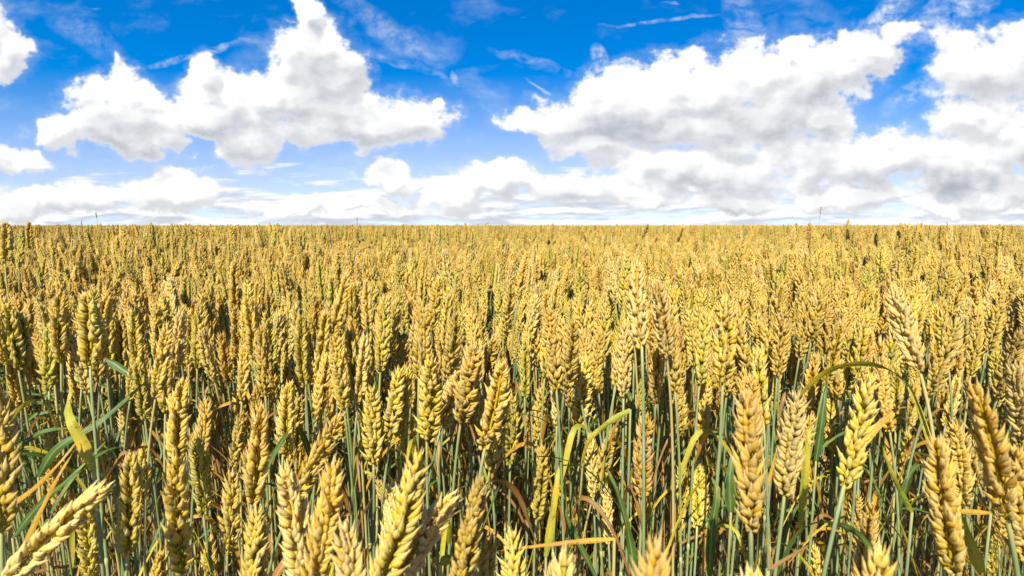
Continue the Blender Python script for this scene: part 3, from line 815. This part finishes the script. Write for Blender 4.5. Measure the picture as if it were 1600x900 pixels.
# ------------------------------------------------------------------ everything farther: one object
lib = bpy.data.collections.new('wheat_library')        # sources for the field, never in the scene itself
names = []
def lib_obj(name, d, mats):
    o = bpy.data.objects.new(name, to_mesh(name, d, mats)); lib.objects.link(o); names.append(name)
MATS = [EAR[N_], EAR[G], EAR[P_], EAR[T_], STEM, LEAF['green'], LEAF['yellow'], LEAF['orange'], LEAF['dry']]
TI = {N_: 0, G: 1, P_: 2, T_: 3}; LI = {'green': 5, 'yellow': 6, 'orange': 7, 'dry': 8}
def with_mat(d, m): return (d[0], d[1], d[2], d[3], np.full(len(d[1]), m))
def whole_plant(seed, lod, lean, tone, leafset, mb=None, at=(0, 0), H=.86, rz=0., thick=1.0):
    rg, L, D, base, path, a = proto_data(seed, lod, lean, H)
    own = mb is None
    mb = mb or MB()
    A = (np.array(basis(D, rg.uniform(0, 6.28))) @ np.diag([.93, .93, 1.0])) * (L / .088) * thick
    Z = rot('Z', rz); off = np.array([at[0], at[1], 0])
    def put(d, m): mb.add(with_mat((d[0] @ Z.T + off,) + tuple(d[1:]), m))
    ed = make_ear(seed, n=(27, 24, 15)[lod], lod=lod, curve=rg.uniform(-.4, .4), plump=rg.uniform(.95, 1.15) * (1, 1.03, 1.2)[lod])
    put((ed[0] @ A.T + np.array(base),) + tuple(ed[1:]), TI[tone])
    put(stem_geo(path, .0019 * thick, .0013 * thick, (6, 4, 3)[lod], (.3, .62) if lod == 0 else ()), 4)
    for q, c in enumerate(leafset): put(proto_leaf(rg, path, c, q, seed, (12, 8, 5)[lod]), LI[c])
    return mb.data() if own else mb
for k in range(12): lib_obj('wheat_a%02d' % k, whole_plant(500 + k, 0, leans[k], tones_cycle[k], LEAFSETS[k % 6][:3]), MATS)
for k in range(12): lib_obj('wheat_b%02d' % k, whole_plant(900 + k, 1, leans[k], tones_cycle[k], LEAFSETS[k % 6][:1]), MATS)
PATCH = 1.3
for k in range(5):
    mb = MB(); rp = random.Random(k)
    for q in range(90):
        whole_plant(1300 + (q * 7 + k) % 40, 2, leans[q % 12], tones_cycle[q % 12], [], mb, (rp.uniform(-PATCH / 2, PATCH / 2), rp.uniform(-PATCH / 2, PATCH / 2)), .86 + rp.gauss(0, .045), rp.uniform(0, 6.28), 1.25)
    lib_obj('wheat_c%02d' % k, mb.data(), MATS)

pts, rots, scl, idx = [], [], [], []
def put_pts(xy, base_i, n_i, sd, scale_extra=None):
    n = len(xy)
    H = .862 + rng.normal(0, sd, n) + canopy(xy[:, 0], xy[:, 1])
    sh = rng.random(n) < .07; H = np.where(sh, H - rng.uniform(.03, .10, n), H)
    H = np.minimum(H, .948)
    tall = (rng.random(n) < .03) & (np.hypot(xy[:, 0], xy[:, 1]) > 2.5); H = np.where(tall, rng.uniform(.955, 1.0, n), H)
    z = np.array([ground_z(a, b) for a, b in xy])
    pts.append(np.column_stack([xy, z])); rots.append(rng.uniform(0, 6.283, n)); scl.append(H / .86); kk = rng.integers(0, n_i, n); kk = np.where((kk == 9) & (rng.random(n) < .6), 4, kk); idx.append(base_i + kk)
rn = np.array(rest_near)
pts.append(np.column_stack([rn[:, :2], np.zeros(len(rn))])); rots.append(rn[:, 3]); scl.append(rn[:, 2] / .86); idx.append(rn[:, 4].astype(int))
a_xy = field_points(1.5, 4.2, 660, .5); put_pts(a_xy, 0, 12, .026)
b_xy = field_points(4.2, 15, 420, 1.0); put_pts(b_xy, 12, 12, .034)
# patches, laid on a jittered grid
gx, gy = [], []
step = PATCH * .9
yy = 14.5
while yy < 110:
    w = yy * 1.05 + 3
    xs = np.arange(-w, w, step * (1 if yy < 60 else 1.5))
    gx.append(xs + rng.uniform(-.15, .15, len(xs))); gy.append(np.full(len(xs), yy) + rng.uniform(-.15, .15, len(xs)))
    yy += step * (1 if yy < 50 else 1.6)
c_xy = np.column_stack([np.concatenate(gx), np.concatenate(gy)])
n = len(c_xy); z = np.array([ground_z(a, b) for a, b in c_xy])
pts.append(np.column_stack([c_xy, z])); rots.append(rng.uniform(0, 6.283, n)); scl.append(1 + rng.normal(0, .008, n)); idx.append(24 + rng.integers(0, 5, n))
# nothing behind the camera is seen, yet stems stand close on both sides of it as well
P = np.concatenate(pts); RZ = np.concatenate(rots); SC = np.concatenate(scl); IX = np.concatenate(idx)
me = bpy.data.meshes.new('wheat_field'); me.vertices.add(len(P)); me.vertices.foreach_set('co', P.astype(np.float32).ravel())
a = me.attributes.new('rot', 'FLOAT_VECTOR', 'POINT'); a.data.foreach_set('vector', np.column_stack([RZ * 0, RZ * 0, RZ]).astype(np.float32).ravel())
a = me.attributes.new('scl', 'FLOAT', 'POINT'); a.data.foreach_set('value', SC.astype(np.float32))
a = me.attributes.new('idx', 'INT', 'POINT'); a.data.foreach_set('value', IX.astype(np.int32))
for m in MATS: me.materials.append(m)
field = bpy.data.objects.new('wheat_field', me); scene.collection.objects.link(field)
field['kind'] = 'stuff'; field['label'] = 'dense ripening wheat covering the field to the horizon'; field['category'] = 'wheat field'
gn = bpy.data.node_groups.new('scatter', 'GeometryNodeTree')
gn.interface.new_socket('Geometry', in_out='INPUT', socket_type='NodeSocketGeometry'); gn.interface.new_socket('Geometry', in_out='OUTPUT', socket_type='NodeSocketGeometry')
gi = gn.nodes.new('NodeGroupInput'); go = gn.nodes.new('NodeGroupOutput')
iop = gn.nodes.new('GeometryNodeInstanceOnPoints'); ci = gn.nodes.new('GeometryNodeCollectionInfo')
ci.inputs['Collection'].default_value = lib; ci.inputs['Separate Children'].default_value = True; ci.inputs['Reset Children'].default_value = True
def named(nm, ty):
    n = gn.nodes.new('GeometryNodeInputNamedAttribute'); n.data_type = ty; n.inputs['Name'].default_value = nm
    return [o for o in n.outputs if o.enabled and o.name == 'Attribute'][0]
m2p = gn.nodes.new('GeometryNodeMeshToPoints')
gn.links.new(gi.outputs[0], m2p.inputs['Mesh']); gn.links.new(m2p.outputs[0], iop.inputs['Points'])
gn.links.new(ci.outputs[0], iop.inputs['Instance']); iop.inputs['Pick Instance'].default_value = True
gn.links.new(named('idx', 'INT'), iop.inputs['Instance Index']); gn.links.new(named('rot', 'FLOAT_VECTOR'), iop.inputs['Rotation']); gn.links.new(named('scl', 'FLOAT'), iop.inputs['Scale'])
gn.links.new(iop.outputs[0], go.inputs[0])
mod = field.modifiers.new('scatter', 'NODES'); mod.node_group = gn

# ------------------------------------------------------------------ labels
def lean_word(a):
    if a < -28: return 'bent far left'
    if a < -9: return 'leaning left'
    if a > 28: return 'bent far right'
    if a > 9: return 'leaning right'
    return 'standing upright'
def column(x):
    names_ = ['left edge', 'far left', 'left side', 'middle left', 'centre left', 'centre right', 'middle right', 'right side', 'far right', 'right edge']
    return names_[max(0, min(9, int(x // 160)))]
def row(s, y):
    if y > 815: return 'at bottom edge'
    if s < .36: return 'of nearest row'
    if s < .50: return 'of second row'
    if s < .64: return 'of third row'
    if s < .80: return 'behind front rows'
    if s < 1.6: return 'of middle rows'
    return 'on the horizon'
ORD = ['', 'second ', 'third ', 'fourth ', 'fifth ', 'sixth ', 'seventh ', 'eighth ', 'ninth ', 'tenth ', 'eleventh ', 'twelfth ', 'thirteenth ', 'fourteenth ', 'fifteenth ', 'sixteenth ']
from collections import defaultdict
buckets = defaultdict(list)
for p in PLANTS:
    size = 'large ' if p['lp'] > 185 else ('small ' if p['lp'] < 80 and p['hero'] else '')
    core = "%s%s wheat ear %s, %s %s" % (size, p['tone'], lean_word(p['lean']), column(p['x']), row(p['s'], p['y']))
    buckets[core].append(p)
for core, ps in buckets.items():
    ps.sort(key=lambda p: p['x'])
    for i, p in enumerate(ps):
        o = p['o']
        if len(ps) == 1: lab = core
        elif len(ps) == 2: lab = ('left one of two: ', 'right one of two: ')[i] + core
        else: lab = (ORD[min(i, 15)] or 'first ') + 'from left: ' + core
        o['label'] = lab; o['category'] = 'wheat plant'; o['group'] = 'wheat plants standing in the front of the field'
